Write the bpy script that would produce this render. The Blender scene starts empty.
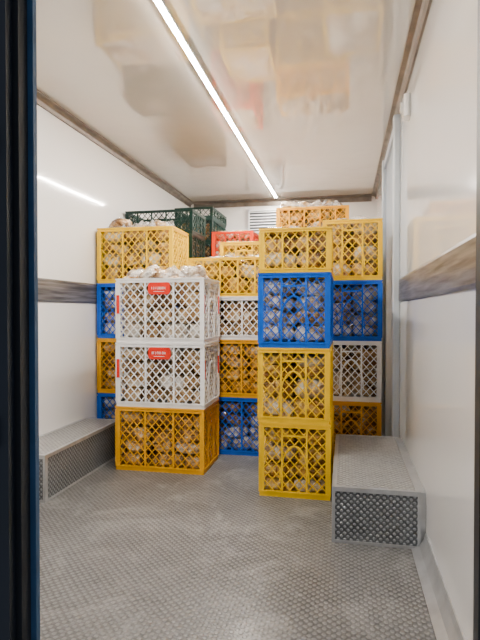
import bpy, math, random
from mathutils import Vector, noise, Matrix

# ---------------------------------------------------------------- constants
XL, XR = -1.86, 0.347
YF, YB = 0.90, 6.00
H = 2.36
CAM_H = 1.028

# ---------------------------------------------------------------- materials
def new_mat(name):
    m = bpy.data.materials.new(name); m.use_nodes = True
    nt = m.node_tree
    b = nt.nodes["Principled BSDF"]
    return m, nt, b

def simple(name, col, rough=0.4, metal=0.0, spec=0.5, noise_amt=0.0, nscale=8, bump=0.0, bscale=60, coat=0.0, coat_r=0.03, coat_ior=1.5):
    m, nt, b = new_mat(name)
    b.inputs["Base Color"].default_value = (*col, 1)
    b.inputs["Roughness"].default_value = rough
    b.inputs["Metallic"].default_value = metal
    b.inputs["Specular IOR Level"].default_value = spec
    b.inputs["Coat Weight"].default_value = coat
    b.inputs["Coat Roughness"].default_value = coat_r
    b.inputs["Coat IOR"].default_value = coat_ior
    tc = nt.nodes.new("ShaderNodeTexCoord")
    if noise_amt > 0:
        n = nt.nodes.new("ShaderNodeTexNoise"); n.inputs["Scale"].default_value = nscale
        n.inputs["Detail"].default_value = 5
        nt.links.new(tc.outputs["Object"], n.inputs["Vector"])
        r = nt.nodes.new("ShaderNodeValToRGB")
        lo = [max(0, c*(1-noise_amt)) for c in col]; hi = [min(1, c*(1+noise_amt)) for c in col]
        r.color_ramp.elements[0].position = 0.3; r.color_ramp.elements[0].color = (*lo, 1)
        r.color_ramp.elements[1].position = 0.7; r.color_ramp.elements[1].color = (*hi, 1)
        nt.links.new(n.outputs["Fac"], r.inputs["Fac"])
        nt.links.new(r.outputs["Color"], b.inputs["Base Color"])
    if bump > 0:
        n2 = nt.nodes.new("ShaderNodeTexNoise"); n2.inputs["Scale"].default_value = bscale
        n2.inputs["Detail"].default_value = 1
        nt.links.new(tc.outputs["Object"], n2.inputs["Vector"])
        bp = nt.nodes.new("ShaderNodeBump"); bp.inputs["Strength"].default_value = bump
        bp.inputs["Distance"].default_value = 0.01
        nt.links.new(n2.outputs["Fac"], bp.inputs["Height"])
        nt.links.new(bp.outputs["Normal"], b.inputs["Normal"])
        nt.links.new(bp.outputs["Normal"], b.inputs["Coat Normal"])
    return m

M_wall = simple("white_grp_panel", (0.84, 0.83, 0.81), 0.10, noise_amt=0.02, nscale=1.5, bump=0.08, bscale=2.0, coat=0.6)
M_ceil = simple("white_ceiling_panel", (0.73, 0.68, 0.61), 0.06, spec=0.6, noise_amt=0.02, nscale=2, bump=0.12, bscale=6.0, coat=1.0, coat_r=0.015, coat_ior=1.85)
M_trim = simple("aged_aluminium_trim", (0.18, 0.15, 0.125), 0.42, metal=0.6, noise_amt=0.25, nscale=10)
M_alu = simple("aluminium_edge", (0.56, 0.57, 0.58), 0.30, metal=0.7, noise_amt=0.12, nscale=14)
M_navy = simple("navy_painted_steel", (0.006, 0.010, 0.017), 0.35, noise_amt=0.3, nscale=6)
M_blueedge = simple("blue_edge_highlight", (0.03, 0.09, 0.18), 0.4, noise_amt=0.2, nscale=10)  # blue highlight of the door edge, put into the colour
M_black = simple("black_rubber", (0.008, 0.009, 0.011), 0.5)
M_post = simple("grey_blue_post", (0.50, 0.55, 0.60), 0.3, noise_amt=0.08, nscale=4)
M_postd = simple("grey_blue_recess", (0.30, 0.36, 0.43), 0.35, noise_amt=0.1, nscale=4)
M_grille = simple("vent_plastic", (0.75, 0.77, 0.78), 0.4)
M_dark = simple("vent_dark", (0.10, 0.11, 0.12), 0.6)

def rail_mat():
    m, nt, b = new_mat("brushed_rub_rail")
    tc = nt.nodes.new("ShaderNodeTexCoord"); mp = nt.nodes.new("ShaderNodeMapping")
    mp.inputs["Scale"].default_value = (1, 1.4, 26)
    n = nt.nodes.new("ShaderNodeTexNoise"); n.inputs["Scale"].default_value = 2.0; n.inputs["Detail"].default_value = 7
    n.inputs["Distortion"].default_value = 0.3
    r = nt.nodes.new("ShaderNodeValToRGB")
    r.color_ramp.elements[0].position = 0.34; r.color_ramp.elements[0].color = (0.11, 0.105, 0.105, 1)
    r.color_ramp.elements[1].position = 0.68; r.color_ramp.elements[1].color = (0.37, 0.365, 0.365, 1)
    nt.links.new(tc.outputs["Object"], mp.inputs["Vector"]); nt.links.new(mp.outputs[0], n.inputs["Vector"])
    nt.links.new(n.outputs["Fac"], r.inputs["Fac"]); nt.links.new(r.outputs["Color"], b.inputs["Base Color"])
    b.inputs["Metallic"].default_value = 0.65; b.inputs["Roughness"].default_value = 0.33
    return m
M_rail = rail_mat()

def plate_mat(name, lo, hi, scale, rough, metal, dirt=0.5, vertical=False, patch=None, dot=1.35):
    m, nt, b = new_mat(name)
    tc = nt.nodes.new("ShaderNodeTexCoord")
    sp = nt.nodes.new("ShaderNodeSeparateXYZ"); nt.links.new(tc.outputs["Object"], sp.inputs[0])
    def mth(op, a, c):
        n = nt.nodes.new("ShaderNodeMath"); n.operation = op
        nt.links.new(a, n.inputs[0]); nt.links.new(c, n.inputs[1]); return n.outputs[0]
    if vertical:
        u = mth('ADD', sp.outputs['X'], sp.outputs['Y']); w_ = sp.outputs['Z']
    else:
        u = sp.outputs['X']; w_ = sp.outputs['Y']
    cb = nt.nodes.new("ShaderNodeCombineXYZ")
    nt.links.new(mth('ADD', u, w_), cb.inputs[0]); nt.links.new(mth('SUBTRACT', u, w_), cb.inputs[1])
    v = nt.nodes.new("ShaderNodeTexVoronoi"); v.voronoi_dimensions = '2D'
    v.inputs["Scale"].default_value = scale*0.707; v.inputs["Randomness"].default_value = 0.0
    nt.links.new(cb.outputs[0], v.inputs["Vector"])
    rr = nt.nodes.new("ShaderNodeValToRGB")
    rr.color_ramp.elements[0].position = 0.22; rr.color_ramp.elements[0].color = (1, 1, 1, 1)
    rr.color_ramp.elements[1].position = 0.42; rr.color_ramp.elements[1].color = (0, 0, 0, 1)
    nt.links.new(v.outputs["Distance"], rr.inputs["Fac"])
    n = nt.nodes.new("ShaderNodeTexNoise"); n.inputs["Scale"].default_value = 1.6; n.inputs["Detail"].default_value = 9
    n.inputs["Roughness"].default_value = 0.72
    nt.links.new(tc.outputs["Object"], n.inputs["Vector"])
    r = nt.nodes.new("ShaderNodeValToRGB")
    r.color_ramp.elements[0].position = 0.38; r.color_ramp.elements[0].color = (*lo, 1)
    r.color_ramp.elements[1].position = 0.62; r.color_ramp.elements[1].color = (*hi, 1)
    nt.links.new(n.outputs["Fac"], r.inputs["Fac"])
    n3 = nt.nodes.new("ShaderNodeTexNoise"); n3.inputs["Scale"].default_value = 55; n3.inputs["Detail"].default_value = 4
    nt.links.new(tc.outputs["Object"], n3.inputs["Vector"])
    r3 = nt.nodes.new("ShaderNodeValToRGB")
    r3.color_ramp.elements[0].position = 0.35; r3.color_ramp.elements[0].color = (0.65, 0.65, 0.65, 1)
    r3.color_ramp.elements[1].position = 0.65; r3.color_ramp.elements[1].color = (1.1, 1.1, 1.1, 1)
    nt.links.new(n3.outputs["Fac"], r3.inputs["Fac"])
    mul = nt.nodes.new("ShaderNodeMix"); mul.data_type = 'RGBA'; mul.blend_type = 'MULTIPLY'; mul.inputs["Factor"].default_value = 1
    nt.links.new(r.outputs["Color"], mul.inputs["A"]); nt.links.new(r3.outputs["Color"], mul.inputs["B"])
    mx = nt.nodes.new("ShaderNodeMix"); mx.data_type = 'RGBA'; mx.blend_type = 'MIX'
    ml = nt.nodes.new("ShaderNodeMath"); ml.operation = 'MULTIPLY'; ml.inputs[1].default_value = dirt
    nt.links.new(rr.outputs["Color"], ml.inputs[0]); nt.links.new(ml.outputs[0], mx.inputs["Factor"])
    nt.links.new(mul.outputs["Result"], mx.inputs["A"])
    mx.inputs["B"].default_value = (min(1, hi[0]*dot), min(1, hi[1]*dot), min(1, hi[2]*dot), 1)
    out = mx.outputs["Result"]
    if patch:
        n4 = nt.nodes.new("ShaderNodeTexNoise"); n4.inputs["Scale"].default_value = 2.6; n4.inputs["Detail"].default_value = 12
        n4.inputs["Roughness"].default_value = 0.82; n4.inputs["Distortion"].default_value = 0.6
        nt.links.new(tc.outputs["Object"], n4.inputs["Vector"])
        r4 = nt.nodes.new("ShaderNodeValToRGB")
        r4.color_ramp.elements[0].position = 0.51; r4.color_ramp.elements[0].color = (0, 0, 0, 1)
        r4.color_ramp.elements[1].position = 0.64; r4.color_ramp.elements[1].color = (0.7, 0.7, 0.7, 1)
        nt.links.new(n4.outputs["Fac"], r4.inputs["Fac"])
        m5 = nt.nodes.new("ShaderNodeMix"); m5.data_type = 'RGBA'
        nt.links.new(r4.outputs["Color"], m5.inputs["Factor"]); nt.links.new(out, m5.inputs["A"])
        m5.inputs["B"].default_value = (*patch, 1); out = m5.outputs["Result"]
    nt.links.new(out, b.inputs["Base Color"])
    bp = nt.nodes.new("ShaderNodeBump"); bp.inputs["Strength"].default_value = 1.0; bp.inputs["Distance"].default_value = 0.004
    nt.links.new(rr.outputs["Color"], bp.inputs["Height"]); nt.links.new(bp.outputs["Normal"], b.inputs["Normal"])
    b.inputs["Roughness"].default_value = rough; b.inputs["Metallic"].default_value = metal
    return m
M_floor = plate_mat("grip_floor", (0.100, 0.100, 0.099), (0.20, 0.20, 0.198), 46, 0.36, 0.35, 0.65, patch=(0.37, 0.37, 0.365), dot=1.5)
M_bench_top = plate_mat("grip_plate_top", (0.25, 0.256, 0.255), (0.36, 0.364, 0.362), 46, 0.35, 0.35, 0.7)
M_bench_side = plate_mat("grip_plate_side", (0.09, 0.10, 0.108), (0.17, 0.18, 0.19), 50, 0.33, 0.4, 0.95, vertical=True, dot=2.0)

def emis(name, col, s):
    m, nt, b = new_mat(name)
    b.inputs["Base Color"].default_value = (0.9, 0.9, 0.9, 1)
    b.inputs["Emission Color"].default_value = (*col, 1)
    b.inputs["Emission Strength"].default_value = s
    return m
M_led = emis("led_diffuser", (1.0, 0.915, 0.82), 430)

PL = {}
for nm, col in dict(yellow=(0.86, 0.53, 0.0), gold=(0.76, 0.37, 0.0), orange=(0.90, 0.43, 0.0), blue=(0.004, 0.10, 0.56),
                    white=(0.88, 0.88, 0.87), green=(0.002, 0.022, 0.016), red=(0.78, 0.045, 0.0)).items():
    PL[nm] = simple("crate_plastic_" + nm, col, 0.38, spec=0.3, noise_amt=0.08, nscale=9)
M_label = simple("red_label", (0.72, 0.02, 0.008), 0.5, spec=0.2)
M_print = simple("white_print", (0.85, 0.83, 0.80), 0.5)

def bread_mat(name, stops, rough=0.25, scale=10):  # stops: bread tones, plus bag highlights and dark gaps put into the colour
    m, nt, b = new_mat(name)
    tc = nt.nodes.new("ShaderNodeTexCoord")
    n = nt.nodes.new("ShaderNodeTexNoise"); n.inputs["Scale"].default_value = scale; n.inputs["Detail"].default_value = 5
    n.inputs["Distortion"].default_value = 1.4
    nt.links.new(tc.outputs["Object"], n.inputs["Vector"])
    r = nt.nodes.new("ShaderNodeValToRGB")
    while len(r.color_ramp.elements) < len(stops): r.color_ramp.elements.new(0.5)
    for e, (p, c) in zip(r.color_ramp.elements, stops):
        e.position = p; e.color = (*c, 1)
    nt.links.new(n.outputs["Fac"], r.inputs["Fac"]); nt.links.new(r.outputs["Color"], b.inputs["Base Color"])
    v = nt.nodes.new("ShaderNodeTexNoise"); v.inputs["Scale"].default_value = 26; v.inputs["Detail"].default_value = 2
    v.inputs["Distortion"].default_value = 2.5
    nt.links.new(tc.outputs["Object"], v.inputs["Vector"])
    bp = nt.nodes.new("ShaderNodeBump"); bp.inputs["Strength"].default_value = 0.8; bp.inputs["Distance"].default_value = 0.02
    nt.links.new(v.outputs["Fac"], bp.inputs["Height"]); nt.links.new(bp.outputs["Normal"], b.inputs["Normal"])
    nt.links.new(bp.outputs["Normal"], b.inputs["Coat Normal"])
    b.inputs["Roughness"].default_value = rough; b.inputs["Coat Weight"].default_value = 1.0; b.inputs["Coat Roughness"].default_value = 0.08
    return m
M_bread = bread_mat("bread_in_plastic_bag", [(0.36, (0.14, 0.06, 0.02)), (0.48, (0.42, 0.24, 0.09)), (0.58, (0.64, 0.44, 0.23)), (0.70, (0.84, 0.76, 0.62))])
M_bun = bread_mat("golden_buns_in_bag", [(0.36, (0.18, 0.07, 0.01)), (0.48, (0.50, 0.27, 0.05)), (0.60, (0.70, 0.47, 0.15)), (0.72, (0.82, 0.70, 0.48))])
M_flour = bread_mat("white_bread_in_bag", [(0.34, (0.24, 0.14, 0.07)), (0.45, (0.54, 0.42, 0.29)), (0.57, (0.78, 0.71, 0.61)), (0.7, (0.9, 0.88, 0.85))])

def film_mat():
    m, nt, b = new_mat("crumpled_plastic_film")
    b.inputs["Base Color"].default_value = (0.90, 0.88, 0.85, 1); b.inputs["Roughness"].default_value = 0.10
    b.inputs["Coat Weight"].default_value = 1.0
    tr = nt.nodes.new("ShaderNodeBsdfTransparent"); mx = nt.nodes.new("ShaderNodeMixShader")
    tc = nt.nodes.new("ShaderNodeTexCoord"); n = nt.nodes.new("ShaderNodeTexNoise"); n.inputs["Scale"].default_value = 30
    nt.links.new(tc.outputs["Object"], n.inputs["Vector"])
    r = nt.nodes.new("ShaderNodeValToRGB")
    r.color_ramp.elements[0].position = 0.38; r.color_ramp.elements[0].color = (0.08, 0.08, 0.08, 1)
    r.color_ramp.elements[1].position = 0.68; r.color_ramp.elements[1].color = (0.5, 0.5, 0.5, 1)
    nt.links.new(n.outputs["Fac"], r.inputs["Fac"]); nt.links.new(r.outputs["Color"], mx.inputs["Fac"])
    nt.links.new(tr.outputs[0], mx.inputs[1]); nt.links.new(b.outputs[0], mx.inputs[2])
    nt.links.new(mx.outputs[0], nt.nodes["Material Output"].inputs["Surface"])
    return m
M_film = film_mat()

# ---------------------------------------------------------------- mesh builder
class MB:
    def __init__(s): s.v = []; s.f = []; s.m = []; s.sm = []; s.mats = []
    def mi(s, mat):
        if mat not in s.mats: s.mats.append(mat)
        return s.mats.index(mat)
    def add(s, vs, fs, mat, smooth=False):
        o = len(s.v); s.v += [tuple(v) for v in vs]; k = s.mi(mat)
        for f in fs: s.f.append(tuple(i + o for i in f)); s.m.append(k); s.sm.append(smooth)
    def box(s, x0, x1, y0, y1, z0, z1, mat):
        vs = [(x0,y0,z0),(x1,y0,z0),(x1,y1,z0),(x0,y1,z0),(x0,y0,z1),(x1,y0,z1),(x1,y1,z1),(x0,y1,z1)]
        s.add(vs, [(0,3,2,1),(4,5,6,7),(0,1,5,4),(1,2,6,5),(2,3,7,6),(3,0,4,7)], mat)
    def cbox(s, x0, x1, y0, y1, z0, z1, c, mat):
        p = [(x0+c,y0),(x1-c,y0),(x1,y0+c),(x1,y1-c),(x1-c,y1),(x0+c,y1),(x0,y1-c),(x0,y0+c)]
        vs = [(a,b,z0) for a,b in p] + [(a,b,z1) for a,b in p]
        fs = [tuple(range(7,-1,-1)), tuple(range(8,16))] + [(i,(i+1)%8,8+(i+1)%8,8+i) for i in range(8)]
        s.add(vs, fs, mat)
    def poly(s, pts, axis, a0, a1, mat):
        n = len(pts)
        def P(p, a):
            if axis == 'y': return (p[0], a, p[1])
            if axis == 'x': return (a, p[0], p[1])
            return (p[0], p[1], a)
        vs = [P(p, a0) for p in pts] + [P(p, a1) for p in pts]
        fs = [tuple(range(n)), tuple(range(2*n-1, n-1, -1))] + [(i, n+i, n+(i+1)%n, (i+1)%n) for i in range(n)]
        s.add(vs, fs, mat)
    def cyl(s, c, r, d, axis, mat, n=14):
        pts = [(c[0]+r*math.cos(2*math.pi*i/n), c[1]+r*math.sin(2*math.pi*i/n)) for i in range(n)]
        s.poly(pts, axis, d[0], d[1], mat)
    def obj(s, name, loc=(0,0,0), rotz=0):
        me = s.mesh(name)
        return link(name, me, loc, rotz)
    def mesh(s, name):
        me = bpy.data.meshes.new(name); me.from_pydata(s.v, [], s.f)
        for m in s.mats: me.materials.append(m)
        me.polygons.foreach_set("material_index", s.m)
        me.polygons.foreach_set("use_smooth", s.sm)
        me.update()
        import bmesh
        bm = bmesh.new(); bm.from_mesh(me); bmesh.ops.recalc_face_normals(bm, faces=bm.faces); bm.to_mesh(me); bm.free()
        return me

def link(name, me, loc=(0,0,0), rotz=0):
    o = bpy.data.objects.new(name, me); bpy.context.collection.objects.link(o)
    o.location = loc; o.rotation_euler = (0, 0, rotz)
    return o

# ---------------------------------------------------------------- room shell
def slab(name, a, mat):
    mb = MB(); mb.box(*a, mat); return mb.obj(name)
slab("floor", (XL-0.06, XR+0.06, YF-0.05, YB+0.06, -0.06, 0.0), M_floor)
slab("ceiling", (XL-0.06, XR+0.06, YF-0.05, YB+0.06, H, H+0.06), M_ceil)
slab("wall_left", (XL-0.06, XL, YF, YB, 0.0, H), M_wall)
slab("wall_right", (XR, XR+0.06, YF, YB, 0.0, H), M_wall)
slab("wall_back", (XL, XR, YB, YB+0.06, 0.0, H), M_wall)

def L_trim(name, pts, axis, a0, a1):
    mb = MB(); mb.poly(pts, axis, a0, a1, M_trim); return mb.obj(name)
t = 0.055
L_trim("trim_1", [(XL, H), (XL, H-t), (XL+0.012, H-t), (XL+0.018, H-0.03), (XL+0.03, H-0.018), (XL+t, H-0.012), (XL+t, H)], 'y', YF+0.02, YB)
L_trim("trim_2", [(XR, H), (XR, H-t), (XR-0.012, H-t), (XR-0.018, H-0.03), (XR-0.03, H-0.018), (XR-t, H-0.012), (XR-t, H)], 'y', YF+0.02, YB)
L_trim("trim_3", [(YB, H), (YB, H-0.075), (YB-0.012, H-0.075), (YB-0.018, H-0.03), (YB-0.03, H-0.018), (YB-t, H-0.012), (YB-t, H)], 'x', XL+t, XR-t)
mb = MB(); mb.poly([(XR, 0), (XR, 0.075), (XR-0.006, 0.075), (XR-0.012, 0.05), (XR-0.03, 0.018), (XR-0.062, 0.004), (XR-0.062, 0)], 'y', YF+0.02, 2.295, M_alu)
mb.obj("baseboard_right")
mb = MB(); mb.poly([(XL, 0), (XL, 0.075), (XL+0.006, 0.075), (XL+0.012, 0.05), (XL+0.02, 0.018), (XL+0.03, 0.004), (XL+0.03, 0)], 'y', YF+0.02, 2.45, M_alu)
mb.obj("baseboard_left")
def rail(name, x, sgn):
    mb = MB()
    z0, z1 = CAM_H+0.065, CAM_H+0.212
    pts = [(x, z0), (x+sgn*0.006, z0), (x+sgn*0.010, z0+0.012), (x+sgn*0.010, z1-0.012), (x+sgn*0.006, z1), (x, z1)]
    y1 = 3.42 if sgn < 0 else YB
    mb.poly(pts, 'y', YF+0.03, y1, M_rail)
    mb.obj(name)
rail("trim_4", XL, 1); rail("trim_5", XR, -1)

# rear door (closed leaf on the left, frame on the right)
mb = MB()
mb.box(XL, -0.655, 0.845, 0.885, 0, H, M_navy)
mb.box(-0.665, -0.612, 0.838, 0.880, 0, H, M_navy)
mb.box(-0.612, -0.600, 0.858, 0.886, 0, H, M_black)
mb.box(-0.606, -0.588, 0.886, 0.898, 0, H, M_blueedge)  # thin strip standing in for the blue highlight along the edge
for zz in (1.345, 0.80):
    mb.box(-0.705, -0.640, 0.826, 0.840, zz-0.014, zz+0.014, M_black)
    mb.cyl((-0.648, 0.826), 0.009, (zz-0.028, zz+0.028), 'z', M_black)
mb.obj("door_1")
mb = MB()
mb.box(0.209, 0.262, 0.862, 0.895, 0, H, M_black)
mb.box(0.262, XR+0.06, 0.845, 0.895, 0, H, M_navy)
mb.obj("door_frame")

# side door
mb = MB()
mb.cbox(XR-0.042, XR, 3.44, 3.52, 0, H-0.06, 0.006, M_post)
mb.box(XR-0.012, XR, 3.52, 4.45, 0.0, H-0.10, M_postd)
mb.cbox(XR-0.042, XR, 4.45, 4.53, 0, H-0.06, 0.006, M_post)
mb.box(XR-0.03, XR, 3.52, 4.45, H-0.13, H-0.07, M_post)
for zz in (0.6, 1.7):
    mb.cyl((3.56, zz), 0.02, (XR-0.03, XR-0.012), 'x', M_alu)
mb.obj("door_2")
mb = MB()
mb.cbox(XR-0.035, XR, 2.92, 3.02, H-0.26, H-0.14, 0.012, M_wall)  # rounded cap of the side door track, near the ceiling trim
mb.cyl((2.97, H-0.20), 0.03, (XR-0.05, XR-0.034), 'x', M_wall)
mb.obj("door_track_cap")

# ceiling LED strip
LX = -0.785
mb = MB()
mb.box(LX-0.018, LX-0.013, 1.0, 5.86, H-0.010, H, M_grille)
mb.box(LX+0.013, LX+0.018, 1.0, 5.86, H-0.010, H, M_grille)
mb.box(LX-0.018, LX+0.018, 0.99, 1.0, H-0.010, H, M_grille)
mb.box(LX-0.018, LX+0.018, 5.86, 5.87, H-0.010, H, M_grille)
mb.poly([(LX-0.013, H-0.001), (LX-0.013, H-0.009), (LX-0.008, H-0.014), (LX+0.008, H-0.014), (LX+0.013, H-0.009), (LX+0.013, H-0.001)], 'y', 1.0, 5.86, M_led)
mb.obj("led_strip_light")

# back-wall vent grille
mb = MB()
vx0, vx1, vz0, vz1 = -1.13, -0.72, H-0.40, H-0.12
mb.box(vx0, vx1, YB-0.03, YB, vz0, vz1, M_dark)
for a in ((vx0, vx0+0.02, vz0, vz1), (vx1-0.02, vx1, vz0, vz1), (vx0, vx1, vz0, vz0+0.02), (vx0, vx1, vz1-0.02, vz1)):
    mb.box(a[0], a[1], YB-0.05, YB-0.028, a[2], a[3], M_grille)
for i in range(7):
    z = vz0+0.035+i*0.034
    mb.poly([(YB-0.05, z), (YB-0.046, z), (YB-0.03, z+0.016), (YB-0.034, z+0.016)], 'x', vx0+0.02, vx1-0.02, M_grille)
mb.obj("vent_grille")

# wheel arch boxes
def bench(name, x0, x1, y0, y1, h, inner):
    mb = MB(); e = 0.004
    mb.box(x0+e, x1-e, y0+e, y1-e, 0, h-e, M_bench_side)
    mb.box(x0+0.02, x1-0.02, y0+0.02, y1-0.02, h-e, h-e+0.0015, M_bench_top)
    w = 0.020
    mb.box(x0, x1, y0, y0+w, h-0.004, h, M_alu); mb.box(x0, x1, y1-w, y1, h-0.004, h, M_alu)
    mb.box(x0, x0+w, y0+w, y1-w, h-0.004, h, M_alu); mb.box(x1-w, x1, y0+w, y1-w, h-0.004, h, M_alu)
    mb.box(x0, x1, y0, y0+0.004, h-w, h-0.004, M_alu)
    mb.box(x0, x1, y0, y0+0.004, 0, 0.012, M_alu)
    for xx in (x0, x1-0.014): mb.box(xx, xx+0.014, y0, y0+0.004, 0.012, h-w, M_alu)
    xi = x1-0.004 if inner > 0 else x0
    mb.box(xi, xi+0.004, y0+0.004, y1, h-w, h-0.004, M_alu)
    mb.box(xi, xi+0.004, y0+0.004, y1, 0, 0.012, M_alu)
    for yy in (y0+0.004, y1-w): mb.box(xi, xi+0.004, yy, yy+w, 0.012, h-w, M_alu)
    if inner < 0:   # fixing flange running up to the wall panel
        mb.box(x1, XR-0.001, y0+0.012, y1, 0.0, h-0.006, M_alu)
    mb.obj(name)
bench("wheel_arch_box", XL+0.001, -1.575, 2.46, 3.40, 0.257, 1)
bench("wheel_arch_box", -0.055, XR-0.022, 2.30, 3.30, 0.25, -1)

# ---------------------------------------------------------------- crates
def lattice(mb, side, u0, u1, z0, z1, off, thick, mat, pitch=0.050, slope=1.12, w=0.0052):
    segs = []
    for sg in (1, -1):
        k = sg*slope
        span = (z1-z0)/slope
        n = int(((u1-u0)+span)/pitch)+3
        uc = (u0+u1)/2
        for i in range(-n, n+1):
            ub = uc + (i+0.5)*pitch
            zm = (z0+z1)/2
            ua, ue = ub-(zm-z0)/slope, ub+(z1-zm)/slope
            a, b = max(ua, u0), min(ue, u1)
            if b-a < 0.004: continue
            segs.append((a, zm+k*(a-ub), b, zm+k*(b-ub), sg))
    for a, za, b, zb, sg in segs:
        d = Vector((b-a, zb-za)).normalized(); nrm = Vector((-d.y, d.x))*w/2
        tt = thick/2 if sg > 0 else thick/2*0.8
        q = [(a+nrm.x, za+nrm.y), (b+nrm.x, zb+nrm.y), (b-nrm.x, zb-nrm.y), (a-nrm.x, za-nrm.y)]
        vs = []
        for o in (off-tt, off+tt):
            for p in q:
                vs.append((p[0], o, p[1]) if side == 'x' else (o, p[0], p[1]))
        mb.add(vs, [(0,1,2,3),(7,6,5,4),(0,4,5,1),(2,6,7,3)], mat)

def bag(mb, c, r, mat, rng, lim=None, nu=20, nv=14, tilt=0.3):
    vs = []; fs = []
    ph = rng.random()*100
    rot = Matrix.Rotation(rng.uniform(-tilt, tilt), 3, 'Z') @ Matrix.Rotation(rng.uniform(-tilt, tilt), 3, 'Y') @ Matrix.Rotation(rng.uniform(-tilt, tilt)*0.7, 3, 'X')
    for j in range(nv+1):
        th = math.pi*j/nv
        for i in range(nu):
            a = 2*math.pi*i/nu
            d = Vector((math.sin(th)*math.cos(a), math.sin(th)*math.sin(a), math.cos(th)))
            k = 1.0/(abs(d.x)**3.5+abs(d.y)**3.5+abs(d.z)**3.5)**(1/3.5)
            k *= 1+0.14*noise.noise(d*1.6+Vector((ph, 0, ph)))+0.14*noise.noise(d*4+Vector((0, ph, ph)))-0.08*abs(noise.noise(d*9+Vector((ph, ph, 0))))
            p = rot @ Vector((d.x*r[0]*k, d.y*r[1]*k, d.z*r[2]*k))
            x, y, z = c[0]+p.x, c[1]+p.y, c[2]+p.z
            if lim:
                x = max(-lim[0], min(lim[0], x)); y = max(-lim[1], min(lim[1], y)); z = max(0.021, min(lim[2], z))
            vs.append((x, y, z))
    for j in range(nv):
        for i in range(nu):
            fs.append((j*nu+i, j*nu+(i+1)%nu, (j+1)*nu+(i+1)%nu, (j+1)*nu+i))
    mb.add(vs, fs, mat, True)

def film(mb, x0, x1, y0, y1, z, amp, rng, nx=56, ny=38):
    ph = rng.random()*50
    vs = []; fs = []
    for j in range(ny+1):
        for i in range(nx+1):
            u, v = i/nx, j/ny
            x, y = x0+(x1-x0)*u, y0+(y1-y0)*v
            edge = min(1, 7*min(u, 1-u, v, 1-v))
            n1 = noise.noise(Vector((x*8+ph, y*8, 0)))
            n2 = abs(noise.noise(Vector((x*18, y*18, ph))))
            n3 = noise.noise(Vector((x*40, y*40, ph)))
            vs.append((x+0.012*n3*edge, y+0.010*n1*edge, z-0.01*(1-edge)+edge*amp*(0.6+n1*0.9+n2*1.4)+0.014*n3*edge))
    for j in range(ny):
        for i in range(nx):
            a = j*(nx+1)+i; fs.append((a, a+1, a+nx+2, a+nx+1))
    mb.add(vs, fs, M_film, False)

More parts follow.
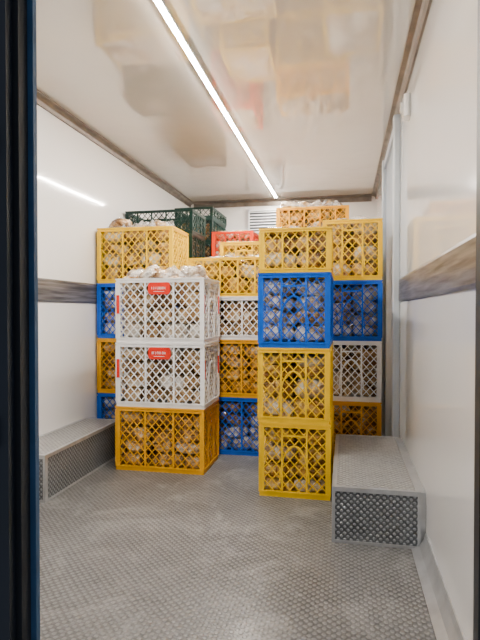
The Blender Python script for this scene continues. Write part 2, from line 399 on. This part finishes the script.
LL, WW = 0.600, 0.400
cache = {}
def crate_mesh(color, h, content, top, label, seed, heap=0):
    key = (color, h, content, top, label, seed, heap)
    if key in cache: return cache[key]
    rng = random.Random(seed*77+int(h*1000)+len(color)*13)
    mat = PL[color]; mb = MB()
    L, W = LL/2, WW/2; g = 0.005
    l, w = L-g, W-g
    mb.box(-l+0.012, l-0.012, -w+0.012, w-0.012, 0.012, 0.020, mat)
    bb = 0.032 if h > 0.3 else 0.024; rr = 0.028 if h > 0.3 else 0.022
    th = 0.010
    def ring(x, y, t, z0, z1):
        mb.box(-x, x, -y, -y+t, z0, z1, mat); mb.box(-x, x, y-t, y, z0, z1, mat)
        mb.box(-x, -x+t, -y+t, y-t, z0, z1, mat); mb.box(x-t, x, -y+t, y-t, z0, z1, mat)
    ring(l, w, th, 0.0, bb)
    ring(l+0.004, w+0.004, 0.006, bb-0.008, bb)
    ring(l, w, th, h-rr, h-0.002)
    ring(L, W, 0.014, h-0.010, h-0.001)
    ring(l+0.004, w+0.004, 0.006, h-rr, h-rr+0.006)
    cw = 0.026
    for sx in (-1, 1):
        for sy in (-1, 1):
            xa, xb = sorted((sx*l, sx*(l-cw))); ya, yb = sorted((sy*w, sy*(w-th)))
            mb.box(xa, xb, ya, yb, bb, h-rr, mat)
            xa, xb = sorted((sx*l, sx*(l-th))); ya, yb = sorted((sy*(w-th), sy*(w-cw)))
            mb.box(xa, xb, ya, yb, bb, h-rr, mat)
            xa, xb = sorted((sx*(l+0.004), sx*(l-0.006))); ya, yb = sorted((sy*(w+0.004), sy*(w-0.006)))
            mb.box(xa, xb, ya, yb, bb, h-rr, mat)
    z0, z1 = bb, h-rr
    for sy in (-1, 1):
        o = sy*(w-0.005)
        ribs = [-0.095, 0.095] if h > 0.3 else [-0.19, -0.065, 0.065, 0.19]
        lattice(mb, 'x', -l+cw, l-cw, z0, z1, o, 0.006, mat)
        for r_ in ribs:
            ya, yb = sorted((sy*(w+0.002), sy*(w-0.010)))
            mb.box(r_-0.005, r_+0.005, ya, yb, z0, z1, mat)
        if h > 0.3 and label:
            ya, yb = sorted((sy*(w+0.004), sy*(w-0.002)))
            pts = []
            for cx, cz, a0 in ((0.056, z1-0.018, 0), (-0.056, z1-0.018, 90), (-0.056, z1-0.058, 180), (0.056, z1-0.058, 270)):
                for q in range(4):
                    a = math.radians(a0+q*30); pts.append((cx+0.018*math.cos(a), cz+0.018*math.sin(a)))
            mb.poly(pts, 'y', ya, yb, M_label)
            yc, yd = sorted((sy*(w+0.0055), sy*(w+0.003)))
            x = -0.050
            while x < 0.044:
                ww = rng.uniform(0.006, 0.010)
                mb.box(x, x+0.0022, yc, yd, z1-0.044, z1-0.028, M_print)
                if rng.random() < 0.7: mb.box(x+ww-0.0022, x+ww, yc, yd, z1-0.044, z1-0.028, M_print)
                zz = rng.choice((z1-0.044, z1-0.037, z1-0.0302)); mb.box(x+0.0022, x+ww-0.0022, yc, yd, zz, zz+0.0022, M_print)
                x += ww+0.004
            mb.box(-0.036, 0.036, yc, yd, z1-0.059, z1-0.0565, M_print)
    for sx in (-1, 1):
        o = sx*(l-0.005)
        lattice(mb, 'y', -w+cw, w-cw, z0, z1, o, 0.006, mat)
        for r_ in (-0.068, 0.068):
            xa, xb = sorted((sx*(l+0.002), sx*(l-0.010)))
            mb.box(xa, xb, r_-0.005, r_+0.005, z0, z1, mat)
        if h > 0.3:
            xa, xb = sorted((sx*(l+0.001), sx*(l-0.009)))
            mb.box(xa, xb, -0.063, 0.063, z1-0.050, z1-0.040, mat)
            N = 12
            for q in range(N):
                a0 = math.pi*q/N; a1 = math.pi*(q+1)/N
                p = []
                for a, r_, dz in ((a0, 0.085, 0.0), (a1, 0.085, 0.0), (a1, 0.077, -0.009), (a0, 0.077, -0.009)):
                    p.append((r_*math.cos(a), z0+0.05+(0.21+dz)*math.sin(a)))
                mb.poly(p, 'x', xa, xb, mat)
            if label:
                xa, xb = sorted((sx*(l+0.004), sx*(l-0.002)))
                for yy in (-w+0.004, w-0.026):
                    mb.box(xa, xb, yy, yy+0.020, z1-0.20, z1-0.08, M_label)
    if label:
        for sy in (-1, 1):
            ya, yb = sorted((sy*(w+0.0055), sy*(w-0.002)))
            mb.box(-l+0.003, -l+0.022, ya, yb, z1-0.20, z1-0.08, M_label)
    cm = {'bread': M_bread, 'bun': M_bun, 'white': M_flour}.get(content)
    if cm:
        ix, iy = l-0.016, w-0.016
        zt = h-0.035 if not top else h+0.010
        z = 0.021
        while z < zt-0.04:
            lh = rng.uniform(0.075, 0.11)
            if z+lh > zt-0.04: lh = zt-z
            for sy in (-1, 1):
                x = -ix
                while x < ix-0.03:
                    bw = rng.uniform(0.13, 0.24)
                    if x+bw > ix-0.06: bw = ix-x
                    m_ = cm if rng.random() > 0.25 else (M_flour if cm is not M_flour else M_bread)
                    bag(mb, (x+bw/2, sy*iy*0.5, z+lh/2), (bw*0.50, iy*0.52, lh*0.52), m_, rng,
                        (ix+0.004, iy+0.004, zt+0.02), tilt=0.25)
                    x += bw
            z += lh
        if heap:
            for q in range(heap):
                u = (q+0.5)/heap
                bag(mb, (-ix*0.85+ix*1.7*u, rng.uniform(-iy*0.6, iy*0.6), h+0.018+rng.uniform(0, 0.02)), (rng.uniform(0.05, 0.08), 0.075, 0.034),
                    M_flour if rng.random() < 0.5 else M_bread, rng, tilt=0.5)
        if top:
            film(mb, -ix, ix, -iy, iy, h-0.006, 0.05 if heap else 0.02, rng)
    me = mb.mesh("plastic_crate_mesh"); cache[key] = me
    return me

rs = random.Random(5)
def stack(x0, y0, rot, items, jig=0.004):
    wx, wy = (WW, LL) if rot else (LL, WW)
    cx, cy = x0+wx/2, y0+wy/2
    z = 0.0
    for n, it in enumerate(items):
        col, h, content, label = it[:4]; heap = it[4] if len(it) > 4 else 0
        top = n == len(items)-1
        me = crate_mesh(col, h, content, top, label, rs.randint(0, 2), heap)
        link("plastic_crate", me, (cx+rs.uniform(-jig, jig), cy+rs.uniform(-jig, jig), z),
             (math.pi/2 if rot else 0)+math.radians(rs.uniform(-0.5, 0.5)))
        z += h
T = 0.415
stack(-1.463, 3.08, False, [('gold', T, 'bread', 0), ('white', T, 'bread', 1), ('white', T, 'bread', 1, 9)])
stack(-0.472, 2.80, True, [('yellow', T, 'bun', 0), ('yellow', T, 'bun', 0), ('blue', T, 'white', 0), ('yellow', 0.245, 'bread', 0)])
stack(-0.155, 3.56, True, [('gold', T, 'bread', 0), ('white', T, 'bread', 0), ('blue', T, 'white', 0), ('yellow', T, 'bread', 0)])
stack(-1.115, 3.56, False, [('blue', T, 'white', 0), ('gold', T, 'bun', 0), ('white', 0.31, 'bread', 0), ('yellow', 0.28, 'bun', 0)])
stack(-1.838, 3.56, False, [('blue', T, 'white', 0), ('gold', T, 'bread', 0), ('blue', T, 'white', 0), ('yellow', T, 'bread', 0, 3)])
stack(-1.84, 4.07, False, [('yellow', T, 'bread', 0)]*3 + [('green', 0.22, 'bread', 0), ('green', 0.22, 'bread', 0), ('green', 0.20, None, 0)])
stack(-1.69, 4.92, True, [('yellow', T, 'bread', 0)]*3 + [('green', 0.24, 'bread', 0)]*3 + [('green', 0.11, None, 0)])
stack(-1.235, 4.68, True, [('yellow', T, 'bread', 0)]*3 + [('red', 0.27, 'bread', 0), ('red', 0.27, 'bread', 0)])
stack(-1.00, 4.04, True, [('blue', T, 'bread', 0), ('yellow', T, 'bread', 0), ('yellow', T, 'bread', 0), ('yellow', 0.35, 'bun', 0)])
stack(-0.57, 4.26, False, [('yellow', T, 'bread', 0)]*4 + [('orange', 0.24, 'bun', 0, 5)])

# ---------------------------------------------------------------- world
w = bpy.data.worlds.new("night_exterior"); bpy.context.scene.world = w; w.use_nodes = True
bg = w.node_tree.nodes["Background"]; bg.inputs[0].default_value = (0.62, 0.72, 0.90, 1); bg.inputs[1].default_value = 0.4

# ---------------------------------------------------------------- camera
cd = bpy.data.cameras.new("camera"); co = bpy.data.objects.new("camera", cd); bpy.context.collection.objects.link(co)
cd.sensor_fit = 'AUTO'; cd.sensor_width = 36; cd.lens = 510/640*36; cd.clip_start = 0.02
co.location = (0, 0, CAM_H)
co.rotation_euler = (math.radians(90-0.9), 0, math.radians(11.63))
bpy.context.scene.camera = co
